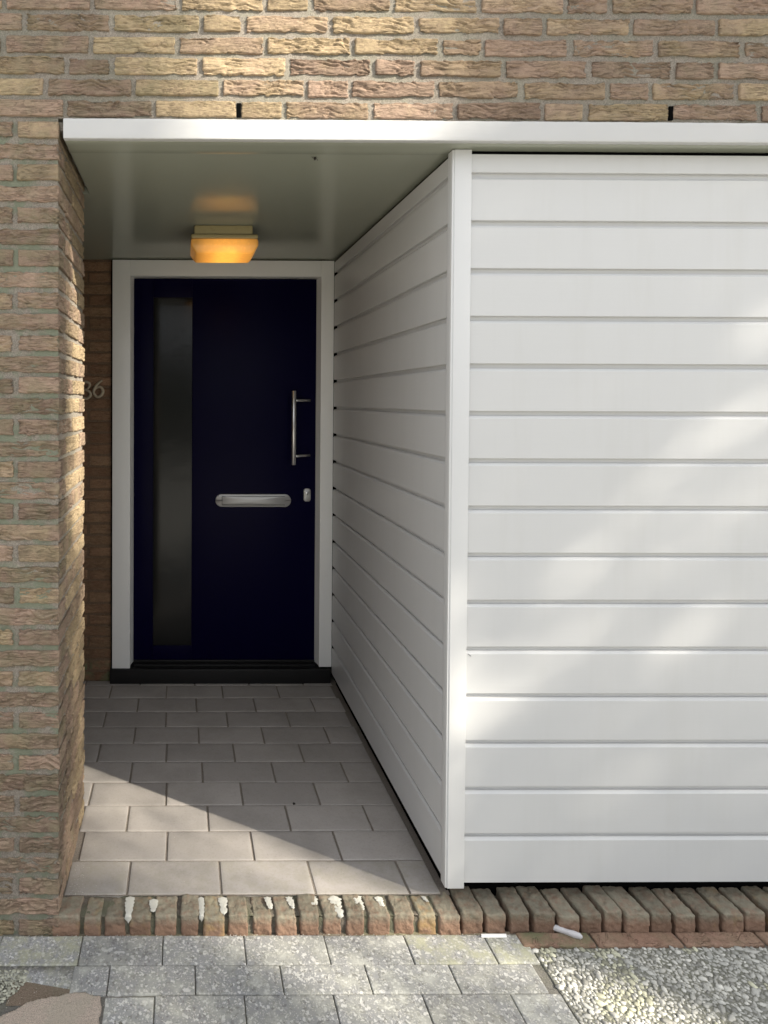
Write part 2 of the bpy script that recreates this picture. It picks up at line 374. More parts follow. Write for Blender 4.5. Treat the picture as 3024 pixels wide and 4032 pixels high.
# joint centres of the six courses above the canopy, read off the photo, in metres
TOPJ = {-5: [-.268, -.015, .232, .364, .602, .854, 1.103, 1.232, 1.482], -4: [-.462, -.212, .046, .17, .42, .671, .919, 1.043, 1.298, 1.548],
        -3: [-.524, -.273, -.022, .232, .487, .741, .864, 1.12, 1.37, 1.623], -2: [-.34, -.211, .045, .296, .546, .675, .924, 1.174, 1.422, 1.548],
        -1: [-.402, -.149, .105, .352, .479, .729, .978, 1.23, 1.355, 1.611], 0: [-.346, -.09, .157, .288, .542, .787, 1.042, 1.167, 1.416, 1.675]}
LB = .252
def brick_disp(seed, amp):
    off = np.array([seed*1.37, seed*.71, seed*2.1])
    def f(p):
        wv = p*np.array([11., 11., 84.]) + off
        wv = wv + .9*np.stack([gn(p*16+off), gn(p*16+off+9), 2.4*gn(p*np.array([20, 20, 9.])+off+5)], 1)
        c = np.clip(1-np.abs(gn(wv))*4.6, 0, 1)**1.4
        mask = sstep(-.3, .15, gn(p*np.array([10, 10, 24.])+off+31))
        c2 = np.clip(1-np.abs(gn(wv*np.array([1.3, 1.3, 1.75])+17))*4.2, 0, 1)**1.5
        h = -amp*(c+.55*c2)*mask + .0026*gn(p*24+off) + .0015*gn(p*90+off) + .0007*gn(p*260+off)
        return np.maximum(h, -.0066)
    return f
def put_brick(mb, x0, x1, y0, y1, zc, seed, res, h=BH, skip=((1, 1),), moss=.0, amp=None, yb=.05):
    R = np.random.default_rng(seed+1000)
    j = R.normal(size=6)*.0011
    amp = (R.choice([.0025, .0055, .0075, .0085], p=[.15, .25, .3, .3])) if amp is None else amp
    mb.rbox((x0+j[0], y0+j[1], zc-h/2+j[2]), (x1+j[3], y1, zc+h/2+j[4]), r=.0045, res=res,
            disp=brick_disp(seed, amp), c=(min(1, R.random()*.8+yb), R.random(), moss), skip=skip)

facade = thing("brick_house_wall", "tan hand-moulded brick wall above the canopy and running down as the pier left of the porch", "wall", (0, .15, 0))
bm, sd = MB(), 0
J = .0066                                        # half a joint
for n in range(-12, 1):                          # courses above the canopy, detailed where the photo sees them
    zc = ZA - CP*n
    if n in TOPJ:
        js = list(TOPJ[n])
        while js[0] > -1.3: js.insert(0, js[0]-LB)
        while js[-1] < 2.5: js.append(js[-1]+LB)
    else:
        s0 = -1.35 + (.126 if n % 2 else 0); js = [s0+LB*k for k in range(17)]
    for a, b in zip(js[:-1], js[1:]):
        sd += 1
        vis = n >= -5 and b > -.6 and a < 1.85
        res = (.0030, .02, .0025) if vis else (.012, .05, .012)
        left = 1.0 if a < -.1 else (.25 if a < 1.0 else .75)
        a2, b2 = a+J, b-J
        put_brick(bm, a2, b2, -.003, .03, zc, sd, res, moss=left*.6, yb=.18 if -.15 < (a+b)/2 < .75 else -.06)  # yellower bricks where the sun patch falls: its warm light put into colour
def chain_pier(n):                               # the pier: front face x<=XP, return face towards +y
    global sd
    zc = ZA - CP*n; odd = (n % 2 == 1)
    top = n <= 0
    hl = .118
    sd += 1
    moss = .55 + .35*np.random.default_rng(n+50).random()
    rs = (.0032, .005, .0027)
    if odd:                                      # header on the front, stretcher on the return
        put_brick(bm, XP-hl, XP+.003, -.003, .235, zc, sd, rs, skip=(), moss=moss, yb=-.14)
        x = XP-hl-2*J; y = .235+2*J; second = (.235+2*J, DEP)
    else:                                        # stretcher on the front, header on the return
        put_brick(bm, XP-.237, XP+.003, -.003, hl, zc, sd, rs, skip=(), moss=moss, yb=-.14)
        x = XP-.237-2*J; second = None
        sd += 1; put_brick(bm, XP-.11, XP+.003, hl+2*J, hl+2*J+.235, zc, sd, (.02, .005, .0030), skip=((0, 0),), moss=moss*.4, amp=.0035, yb=.35)  # return face tinted yellower than the front, sunlight put into its colour
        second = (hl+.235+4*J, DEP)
    sd += 1; put_brick(bm, XP-.11, XP+.003, second[0], second[1], zc, sd, (.02, .005, .0030), skip=((0, 0),), moss=moss*.4, amp=.0035, yb=.35)  # same yellow bias, sunlight on the return painted in
    while x > -1.35:
        sd += 1; w = .237
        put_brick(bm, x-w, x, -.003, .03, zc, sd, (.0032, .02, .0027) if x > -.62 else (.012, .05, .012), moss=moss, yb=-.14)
        x -= w+2*J
for n in range(1, 40): chain_pier(n)
bm.build("bricks", brick_m, facade)
mm = MB()
mdisp = lambda p: -.0005 + .0022*gn(p*30) + .0022*gn(p*110) + .0014*gn(p*260)
mm.sheet((-.62, .0042, 2.3385), (2.5, 0, 0), (0, 0, .37), 700, 105, mdisp, c=(.5, .5, .35))
mm.sheet((-1.4, .0045, 2.3385), (4.0, 0, 0), (0, 0, .83), 60, 12, c=(.5, .5, .3))
mm.sheet((-.62, .0042, -.08), (.2505, 0, 0), (0, 0, 2.42), 80, 760, mdisp, c=(.5, .5, 1.))
mm.sheet((-1.4, .0045, -.1), (1.034, 0, 0), (0, 0, 2.44), 6, 6, c=(.5, .5, 1.))
mm.sheet((XP-.0042, .0045, -.08), (0, DEP-.0085, 0), (0, 0, 2.42), 110, 580, mdisp, c=(.5, .5, .25))
mm.rbox((-1.4, .006, 2.34), (2.6, .3, 3.16), .001)
mm.rbox((-1.4, .006, -.12), (XP-.006, DEP-.004, 2.339), .001)
mm.build("mortar", mortar_m, facade)
ib = MB(); ib.rbox((-1.3, 1.76, -.1), (2.66, 1.8, 3.1), .001); ib.rbox((2.635, .02, -.1), (2.66, 1.759, 2.27), .001); ib.build("inner_wall", void_m, facade)
for xw in (.157, 1.4165):
    w = MB(); zz = ZA
    w.rbox((xw-.0058, -.001, zz-.022), (xw+.0058, .012, zz+.0185), .001); w.build("weep_hole", void_m, facade)

pw = thing("porch_back_wall", "dark red-brown brick wall strip beside the door, deep in the porch", "wall", (-.6, 1.6, 0))
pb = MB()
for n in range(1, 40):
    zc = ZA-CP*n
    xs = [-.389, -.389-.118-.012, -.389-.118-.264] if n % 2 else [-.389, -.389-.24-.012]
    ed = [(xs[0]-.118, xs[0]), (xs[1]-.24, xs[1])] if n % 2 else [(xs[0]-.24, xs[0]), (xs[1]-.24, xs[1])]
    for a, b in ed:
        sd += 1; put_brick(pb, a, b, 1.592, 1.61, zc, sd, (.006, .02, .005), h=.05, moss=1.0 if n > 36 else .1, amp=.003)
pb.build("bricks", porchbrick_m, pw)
pm = MB(); pm.rbox((-1.25, 1.598, -.1), (-.389, 1.75, 2.3), .001, c=(.5, .5, .2)); pm.rbox((-1.25, DEP, -.1), (-1.0, 1.597, 2.3), .001)
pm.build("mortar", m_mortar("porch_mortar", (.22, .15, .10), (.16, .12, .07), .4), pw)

# ------------------------------------------------------------------ canopy
ZC = 2.275; YB = .0484
can = thing("porch_canopy", "flat canopy with white painted edge and olive-grey glossy ceiling over the porch", "canopy", (0, .8, ZC))
def rough_edge(p): return .0010*gn(p*22) + .0009*gn(p*80) + .0005*gn(p*200)
fb = MB(); fb.rbox((-.349, -.012, ZC), (2.6, .009, 2.3325), .003, res=(.01, .03, .008), disp=rough_edge); fb.build("fascia", fascia_m, can)
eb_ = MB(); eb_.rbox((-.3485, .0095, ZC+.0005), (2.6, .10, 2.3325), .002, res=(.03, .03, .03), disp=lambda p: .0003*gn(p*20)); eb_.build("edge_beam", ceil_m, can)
cb = MB(); zc_ = ZC+.003
cv = [(-.3475, .103), (2.6, .103), (2.6, .50), (-.3475, .50), (-1.02, .50), (-1.02, 1.75), (2.6, 1.75)]
cb.add([(x, y, zc_) for x, y in cv]+[(x, y, zc_+.026) for x, y in cv], [(0, 3, 2, 1), (0, 1, 8, 7), (3, 0, 7, 10), (4, 3, 10, 11)], (.5, .5, .5)); 
cb.add([(-1.02, .50, zc_), (-.3475, .50, zc_), (2.6, .50, zc_), (2.6, 1.75, zc_), (-1.02, 1.75, zc_)], None, (.5, .5, .5), [(0, 4, 1), (1, 4, 3), (1, 3, 2)])
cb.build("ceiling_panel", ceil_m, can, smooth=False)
sb = MB(); sb.rbox((-1.25, .013, ZC+.031), (2.6, 1.8, 2.331), .001); sb.build("slab", mortar_m, can)

# ------------------------------------------------------------------ white clad enclosure on the right
enc = thing("clad_enclosure", "white enclosure of horizontal painted boards with a corner post, right of the porch", "enclosure", (1.5, .8, 0))
ZW, Q, ZB, XB, XB2, XS = 2.1908, .1431, .054, .806, .8575, .800
def board_profile(top, bot):
    P = [(top, 0.0)]
    for m in range(15):
        z = ZW - Q*m
        P += [(z+.0195, 0), (z+.0180, .0012), (z+.0178, .014), (z+.0042, .0142), (z+.0038, .0064), (z-.0034, .0002), (z-.0048, 0)]
    P += [(bot, 0)]
    return P                                      # (z, depth inward)
prof = board_profile(2.2625, ZB)
def cladding(path0, path1, inward, name):
    mb = MB(); p0, p1, iw = map(lambda a: np.array(a, float), (path0, path1, inward)); N = 40
    V = []
    for k in range(N+1):
        b = p0+(p1-p0)*k/N
        for z, d in prof: V.append([b[0]+iw[0]*d, b[1]+iw[1]*d, z])
    V = np.array(V); n = len(prof)
    V[:, :2] += (iw[:2]*(.0012*gn(V*np.array([1.7, 1.7, 9.])))[:, None])
    q = []; flip = np.cross(p1-p0, (0, 0, -1)) @ iw > 0
    for k in range(N):
        for m in range(n-1):
            f = (k*n+m, k*n+m+1, (k+1)*n+m+1, (k+1)*n+m); q.append(f[::-1] if flip else f)
    mb.add(V, q)
    # top and bottom edges, going back 18 mm
    for zz in (prof[0][0], prof[-1][0]):
        a, b = p0.copy(), p1.copy(); a[2] = b[2] = zz
        mb.add([a, b, b+iw*.018, a+iw*.018], [(0, 1, 2, 3)])
    return mb.build(name, white_m, enc, smooth=False)
cladding((XB2-.004, .0555, 0), (2.6, .0555, 0), (0, 1, 0), "front_cladding")
cladding((XS+.0035, YB+.03, 0), (XS+.0035, 1.5705, 0), (1, 0, 0), "side_cladding")
cp = MB(); cp.rbox((XB, YB, .040), (XB2, YB+.02, ZC-.001), .0015); cp.rbox((XS, YB+.0025, .0405), (XB+.004, YB+.035, ZC-.0015), .0012)
cp.build("corner_post", post_m, enc)
pl = MB(); pl.rbox((XS+.03, .105, -.05), (2.6, .13, 2.27), .001); pl.rbox((XS+.024, .10, -.05), (XS+.05, 1.56, 2.271), .001)
pl.rbox((XS+.0095, 1.5585, .06), (XS+.0233, 1.5698, 2.26), .0005); pl.rbox((2.6, .05, -.05), (2.63, 1.7, 2.27), .001)
pl.build("backing", void_m, enc)  # near-black backing: shade behind the boards and in groove ends as colour
gapb = MB(); gapb.rbox((XS+.0145, YB+.04, 2.2635), (XS+.02, 1.56, 2.2775), .0005); gapb.rbox((XB2, .0665, 2.2635), (2.6, .071, 2.2777), .0005)
gapb.build("shadow_gap", void_m, enc)  # near-black strips: shade of the gap under the ceiling put into colour
mk = MB(); mk.tube([(.865, .0548, .757), (.869, .0545, .754), (.874, .0548, .7495)], .0006, 6); tw = mk.build("paint_scratch", web_m, enc)

# ------------------------------------------------------------------ front door
YD = 1.572; YL = 1.632
door = thing("front_door", "navy blue front door with tall glass strip in a pale painted frame", "door", (.2, YL, 0))
fr = MB()
fr.rbox((-.382, YD, .078), (-.2855, YD+.09, 2.2725), .0025); fr.rbox((.7345, YD, .086), (.8028, YD+.09, 2.2725), .0025)
fr.rbox((-.2853, YD+.0003, 2.187), (.7343, YD+.09, 2.2722), .0025)
def splay(x0, x1, ybk, xin):                     # splayed reveals
    v = [(x0, YD+.003, .092), (xin, ybk, .092), (xin, ybk, 2.186), (x0, YD+.003, 2.186)]; return v
fr.add(splay(-.2858, 0, YL+.004, -.272), [(0, 1, 2, 3)]); fr.add(splay(.7348, 0, YL+.004, .7215), [(3, 2, 1, 0)])
fr.add([(-.2858, YD+.003, .0925), (-.272, YL, .0925), (-.30, YL, .0925), (-.30, YD+.003, .0925)], [(0, 1, 2, 3)])
fr.build("door_frame", frame_m, door)
lf = MB(); lf.rbox((-.271, YL, .082), (-.1655, YL+.05, 2.1835), .002); lf.rbox((.0465, YL, .082), (.7205, YL+.05, 2.1835), .002)
lf.rbox((-.1655, YL+.0003, .082), (.0465, YL+.05, .1785), .001); lf.rbox((-.1655, YL+.0003, 2.083), (.0465, YL+.05, 2.1835), .001)
lf.build("door_leaf", door_m, door)
gl = MB(); gl.rbox((-.1652, YL+.006, .179), (.0462, YL+.03, 2.0826), .0006, res=.05); gl.build("glass_strip", glass_m, door)
sl_ = MB(); sl_.rbox((-.393, YD-.012, -.03), (.797, YL+.05, .0778), .004); sl_.rbox((-.27, YD+.02, .0775), (.72, YL+.045, .0905), .003)
sl_.rbox((-.27, YL-.012, .0905), (.72, YL-.0005, .104), .003)
sl_.build("threshold", sill_m, door)
fgap = MB(); fgap.rbox((-.3885, YD+.004, .078), (-.3822, YD+.03, 2.27), .0005); fgap.build("dark_gap_strip", void_m, door)  # near-black strip filling the gap between frame and brick
ph = MB(); bx, by = .589, YD-.006
ph.tube([(bx, by, 1.577), (bx, by, 1.576), (bx+.0008, by, 1.181), (bx+.0008, by, 1.18)], [.0118, .0128, .0128, .0118], 24)
hb = ph.build("pull_handle", steel_m, door)
for z in (1.5253, 1.2257):
    st = MB(); st.tube([(bx+.004, by+.004, z), (.650, YL-.022, z), (.6885, YL-.001, z)], .0075, 16); st.build("handle_mount", steel_m, hb)
ls = MB(); ls.prism(stadium(.1747, .587, .9432, 1.0138), YL-.010, YL-.0003, .003); lo_ = ls.build("letter_plate", alu_m, door)
fl = MB(); fl.prism(stadium(.212, .552, .9565, 1.0015, .002, 3), YL-.0125, YL-.0095, .0012); fl.build("letter_flap", alu_m, lo_)
g1 = MB(); g1.rbox((.2105, YL-.0112, .9535), (.5535, YL-.0098, .9563), .0004); g1.rbox((.2105, YL-.0112, 1.0017), (.5535, YL-.0098, 1.0035), .0004)
g1.rbox((.2098, YL-.01115, .9567), (.2116, YL-.0098, 1.0013), .0004)
g1.build("slot_shadow_line", void_m, lo_)
es = MB(); es.prism(stadium(.656, .6945, .9735, 1.0455, .014, 8), YL-.010, YL-.0003, .003); eo = es.build("lock_plate", alu_m, door)
kc = MB(); a = np.linspace(0, 2*math.pi, 20, endpoint=False); kc.prism(np.stack([.675+.0105*np.cos(a), 1.019+.0105*np.sin(a)], 1), YL-.0125, YL-.009, .001)
kco = kc.build("lock_cylinder", steel_m, eo)
kh = MB(); kh.rbox((.6738, YL-.0129, 1.012), (.6762, YL-.0122, 1.026), .0003); kh.build("keyhole", void_m, eo)

# ------------------------------------------------------------------ ceiling lamp
lamp = thing("ceiling_lamp", "glowing amber bulkhead lamp on the porch ceiling above the door", "lamp", (.17, 1.0, ZC))
lb = MB(); lb.rbox((.0435, .905, 2.2375), (.295, 1.10, ZC+.003), .006, res=.03); lb.build("lamp_base", lampbase_m, lamp)
lr = MB(); lr.rbox((.0295, .893, 2.2175), (.3175, 1.112, 2.2373), .007, res=.03); lr.build("lamp_rim", lampbase_m, lamp)
ld = MB()
def lamp_xf(p):
    q = p.copy(); t = sstep(2.188, 2.156, q[:, 2])[:]; t = np.clip((2.190-q[:, 2])/.034, 0, 1)
    cx, cy = .1735, 1.0025
    q[:, 0] = cx + (q[:, 0]-cx)*(1-.15*t); q[:, 1] = cy + (q[:, 1]-cy)*(1-.13*t); return q
ld.rbox((.0285, .892, 2.1555), (.3185, 1.113, 2.2173), .009, res=.008, xf=lamp_xf); ld.build("lamp_shade", lampglow_m, lamp)

# ------------------------------------------------------------------ house number
def ribbon(mb, pts, rad, y):
    t = np.linspace(0, len(pts)-1, 40); P = np.array(pts)
    k = np.clip(t.astype(int), 0, len(pts)-2); f = t-k
    def cat(i): return P[np.clip(i, 0, len(P)-1)]
    p0, p1, p2, p3 = cat(k-1), cat(k), cat(k+1), cat(k+2); f = f[:, None]
    c = .5*((2*p1)+(-p0+p2)*f+(2*p0-5*p1+4*p2-p3)*f**2+(-p0+3*p1-3*p2+p3)*f**3)
    r = np.interp(t, np.linspace(0, len(pts)-1, len(rad)), rad)
    mb.tube(np.stack([c[:, 0], np.full(40, y), c[:, 1]], 1), r, 12, flat=.55)
n6 = MB(); cx, cz = -.462, 1.5835
ribbon(n6, [(cx+.026, cz+.046), (cx+.004, cz+.030), (cx-.016, cz+.004), (cx-.020, cz-.022), (cx-.002, cz-.042), (cx+.020, cz-.034), (cx+.029, cz-.012), (cx+.016, cz+.010), (cx-.008, cz+.004), (cx-.018, cz-.012)], [.0045, .007, .0075, .007, .008, .009, .008, .006, .004], 1.582)
tag(n6.build("house_number_digit", number_m), "worn bronze digit 6 on the dark brick beside the door frame", "house number", "house number digits")
n3 = MB(); cx -= .062; cz -= .006
ribbon(n3, [(cx-.022, cz+.030), (cx, cz+.044), (cx+.020, cz+.030), (cx+.010, cz+.008), (cx-.004, cz+.002), (cx+.018, cz-.008), (cx+.024, cz-.028), (cx+.004, cz-.046), (cx-.022, cz-.036)], [.005, .007, .008, .005, .004, .007, .008, .007, .005], 1.582)
tag(n3.build("house_number_digit", number_m), "bronze digit half hidden behind the brick pier, left of the 6", "house number", "house number digits")

# ------------------------------------------------------------------ porch floor
pf = MB()
Y0, TT, TW = .0816, .146, .292
OFF = [-.1705, -.053, -.199, -.063, -.211, -.070, -.219, -.080, -.224, -.085, -.229]
for r_ in range(11):
    ya, yb_ = Y0+TT*r_, Y0+TT*(r_+1)
    if r_ == 10: yb_ = 1.62
    x = OFF[r_] - TW*4
    while x < .79:
        a, b = x+.0035, min(x+TW-.0035, .80)
        R = np.random.default_rng(int((x+9)*1000)+r_)
        a = max(a, -1.05); 
        if b > -1.0 and yb_-ya > .03 and (ya > DEP-.03 or b > XP):
            if ya < DEP-.03: a = max(a, XP+.002)
            if b-a > .02:
                z = R.normal()*.0007; ph_ = R.random()*50
                moss = .35 if r_ == 0 else .1
                near = r_ < 5
                pf.rbox((a, ya+.0025, -.03), (b, yb_-.0025, z), .002, res=(.012, .012, .02) if near else (.03, .03, .03),
                        disp=lambda p, q=ph_: .0005*gn(p*18+q)+.0003*gn(p*80+q), c=(R.random(), R.random(), moss), skip=((2, 0),))
        x += TW
struct(pf.build("porch_floor", tile_m))
jf = MB(); jf.sheet((-1.1, .08, -.0032), (1.93, 0, 0), (0, 1.6, 0), 230, 160, lambda p: .0012*gn(p*60), c=(.5, .5, .35)); struct(jf.build("porch_floor_joints", m_mortar('tile_joint', (.27, .235, .205), (.2, .19, .13), .5)))

# ------------------------------------------------------------------ brick step (row of bricks on edge)
step = thing("brick_step", "row of weathered bricks on edge forming the porch step, mossy with white paint in joints", "step", (.6, .04, 0))
JX = [217, 343, 428, 527, 627, 730, 823, 920, 1017, 1114, 1207, 1302, 1393, 1484, 1587, 1683, 1772, 1864, 1958, 2054, 2149, 2252, 2342, 2438, 2525, 2627, 2719, 2818, 2914, 3012]
JX = [(p-744.5)/1350 for p in JX]
while JX[-1] < 2.5: JX.append(JX[-1]+.0712)
rb = MB()
for k, (a, b) in enumerate(zip(JX[:-1], JX[1:])):
    R = np.random.default_rng(k+300); g = (.0068 if a < .75 else .0050)+R.normal()*.0012
    yaw_ = R.normal()*.03; dz = R.normal()*.0028
    back = .079 if a < .76 else .15
    cxm = (a+b)/2
    def xf(p, c=cxm, y=yaw_):
        q = p.copy(); q[:, 0] = c + (p[:, 0]-c) - (p[:, 1])*y; return q
    fs = R.normal()*.0035
    def dsp(p, q=k):
        o = np.array([q*1.3, q*.7, q*2.1]); e = gn(p*30+o)
        return .0040*gn(p*20+o) + .0034*gn(p*55+o) + .0022*gn(p*140+o) - .005*np.clip(gn(p*45+o+7)-.28, 0, 1)*6*.4
    rb.rbox((a+g, fs, -.085), (b-g, back, dz), .0055, res=(.0028, .004, .0028), disp=dsp, c=(R.random(), R.random(), .8), skip=((2, 0),), xf=xf)
rb.build("bricks", rowlock_m, step)
sm = MB()
sm.sheet((-.4, .008, -.09), (1.17, 0, 0), (0, 0, .078), 300, 24, lambda p: .0035*gn(p*40)+.002*gn(p*140), c=(.5, .5, 1.))
sm.sheet((-.37, .006, -.0085), (1.14, 0, 0), (0, .078, 0), 300, 24, lambda p: .006*gn(p*30)+.003*gn(p*120), c=(.5, .5, 1.))
sm.sheet((.77, .035, -.09), (1.8, 0, 0), (0, 0, .065), 300, 20, lambda p: .005*gn(p*30)+.002*gn(p*140), c=(.5, .5, 1.))
sm.sheet((.77, .034, -.027), (1.8, 0, 0), (0, .12, 0), 300, 20, lambda p: .006*gn(p*30)+.002*gn(p*140), c=(.5, .5, 1.))
sm.build("mortar", joint_m, step)
SPL = [(530, .0, 1.25, 1.1), (628, .15, .85, 1.1), (823, .05, 1.2, .8), (912, .05, .95, 1.15), (1100, .05, .72, .9), (1190, .05, .7, .8), (1283, .02, .5, 1.3), (1376, .0, 1.1, 1.35), (1470, .0, .8, 1.1), (1558, .05, .6, .9), (1748, .05, .35, .5)]
for px, t0, t1, wd in SPL:
    X0 = (px-744.5)/1350
    n1, n2 = 40, 16
    R = np.random.default_rng(px); ph_ = R.random()*40
    U_, V_ = np.meshgrid(np.linspace(0, 1, n1), np.linspace(-1, 1, n2), indexing='ij')
    yy = .072 - (.072)*(t0+(t1-t0)*U_)
    edge = .0115*wd*(1-.55*U_**1.5)*(1+.9*gn(np.stack([U_.ravel()*9, np.full(U_.size, ph_), np.zeros(U_.size)], 1)).reshape(U_.shape)) + .001
    edge *= sstep(1.02, .9, U_)*sstep(-.02, .06, U_)
    lean = (.006 if px > 1050 else 0.)
    xx = X0 + edge*V_ + lean*(U_-.5) + .002*gn(np.stack([U_.ravel()*4, V_.ravel()*0, np.full(U_.size, ph_+3)], 1)).reshape(U_.shape)
    over = np.clip(-yy, 0, 1)
    prof_ = (1-V_**2)
    zz = .0014 + .0012*prof_ + .0011*gn(np.stack([xx.ravel()*160, yy.ravel()*120, np.full(U_.size, ph_)], 1)).reshape(U_.shape) - over*.0
    drop = np.where(yy < .004, (.004-yy), 0); y3 = np.where(yy < .004, .001-.0025*prof_-.001, yy); zz = zz - drop - sstep(.015, .0, yy)*.002
    P = np.stack([xx.ravel(), y3.ravel(), zz.ravel()], 1)
    idx = np.arange(n1*n2).reshape(n1, n2)
    q = np.stack([idx[:-1, :-1], idx[:-1, 1:], idx[1:, 1:], idx[1:, :-1]], -1).reshape(-1, 4); sp = MB(); sp.add(P, q); sp.build("paint_splash", splash_m, step)

# ------------------------------------------------------------------ grey pavers, edging, pebble slabs
ZG = -.0553
pv = MB()
rowsY = [-.004, -.105, -.196, -.287, -.378, -.469, -.56, -.651, -.742]
rowoff = [.1812, .273, .165, .285, .17, .28, .17, .28]
def gl_edge(y): return -.43 + (-.143-y)*.9                       # left edge of the grey field leans away
for r_ in range(8):
    ya, yb_ = rowsY[r_+1], rowsY[r_]
    x = rowoff[r_] - .2365*6
    while x < 1.006:
        a, b = x+.0015, min(x+.2365-.0015, 1.008)
        R = np.random.default_rng(int((x+9)*1000)+r_*7)
        le = -1.4 if r_ == 0 else (-.30 if r_ == 1 else -.203)
        if r_ >= 1: a = max(a, le)
        if b-a > .03:
            z = ZG+R.normal()*.0012; ph_ = R.random()*50
            moss = 1.0 if (a > .6 and r_ == 0) or a < -.3 else .3
            tl = R.normal()*.006
            pv.rbox((a, ya+.0014, ZG-.03), (b, yb_-.0014, z), .0028, res=(.006, .006, .03),
                    disp=lambda p, q=ph_: .0006*gn(p*22+q)+.0008*gn(p*70+q), c=(R.random(), R.random(), moss), skip=((2, 0),),
                    xf=lambda p, q=tl, c_=(a+b)/2: p+np.stack([0*p[:, 0], 0*p[:, 0], (p[:, 0]-c_)*q], 1))
        x += .2365
struct(pv.build("pavement", conc_m))
# worn brown slab in the lower left, under the cut edge of the grey field
lp = MB(); poly = np.array([(-.435, -.238), (-.405, -.210), (-.33, -.196), (-.285, -.186), (-.212, -.198), (-.206, -.42), (-.60, -.42), (-.58, -.33)])
nx, ny = 160, 100; X_, Y_ = np.meshgrid(np.linspace(-.62, -.19, nx), np.linspace(-.43, -.17, ny), indexing='ij')
def inpoly(x, y):
    c = np.zeros(x.shape, bool)
    for i in range(len(poly)):
        (xa, ya), (xb, yb) = poly[i-1], poly[i]
        c ^= ((ya > y) != (yb > y)) & (x < (xb-xa)*(y-ya)/(yb-ya+1e-12)+xa)
    return c
Q_ = np.stack([X_.ravel(), Y_.ravel(), 0*X_.ravel()], 1); Q_[:, :2] += .0012*np.stack([gn(Q_*40), gn(Q_*40+9)], 1)
Q_[:, 2] = ZG+.0012+.0014*gn(Q_*24)+.0012*gn(Q_*110)
ii = inpoly(X_+.010*gn(Q_*30).reshape(X_.shape), Y_+.008*gn(Q_*34+5).reshape(X_.shape)); idx = np.arange(nx*ny).reshape(nx, ny)
qq = np.stack([idx[:-1, :-1], idx[1:, :-1], idx[1:, 1:], idx[:-1, 1:]], -1); qq = qq[ii[:-1, :-1] & ii[1:, :-1] & ii[1:, 1:] & ii[:-1, 1:]]
lp.add(Q_, qq, (.5, .5, .5)); o_ = lp.build("brown_paving", m_mortar("brown_paver", (.60, .50, .42), (.42, .41, .32), .6))
md = o_.modifiers.new("thick", 'SOLIDIFY'); md.thickness = .03; md.offset = -1; struct(o_)
so_ = MB(); so_.sheet((-.46, -.222, ZG-.0028), (.17, 0, 0), (0, .07, 0), 60, 30, lambda p: .0008*gn(p*60)); struct(so_.build("soil", m_mortar("soil_dark", (.27, .21, .16), (.2, .2, .14), .5)))
# cut corner stone between the grey and the brown field
cs = MB(); o3 = [(-.435, -.150), (-.30, -.176), (-.30, -.107), (-.55, -.107), (-.55, -.145)]
n_ = len(o3); Vt = [(x, y, ZG-.001) for x, y in o3]+[(x, y, ZG-.05) for x, y in o3]
cs.add(Vt, [(0, 1, 2, 3)]+[(k, k+5, (k+1) % 5+5, (k+1) % 5) for k in range(5)], (.5, .5, .6), [(0, 3, 4)])
struct(cs.build("cut_paver", conc_m))
# brick edging beside the pebble slabs
eb = MB(); xs_ = [.985, 1.205, 1.46, 1.70, 1.95, 2.2]
for k, (a, b) in enumerate(zip(xs_[:-1], xs_[1:])):
    sk = .095*0
    eb.rbox((a+.003, -.0515, -.09), (b-.003, -.001, ZG+.004), .007, res=(.005, .004, .02), disp=lambda p, q=k: .0016*gn(p*25+q)+.0011*gn(p*120+q)+.0006*gn(p*300), c=(.3+.1*k, .4, 1. if k == 0 else .25), skip=((2, 0),))
struct(eb.build("brick_edging", edging_m))
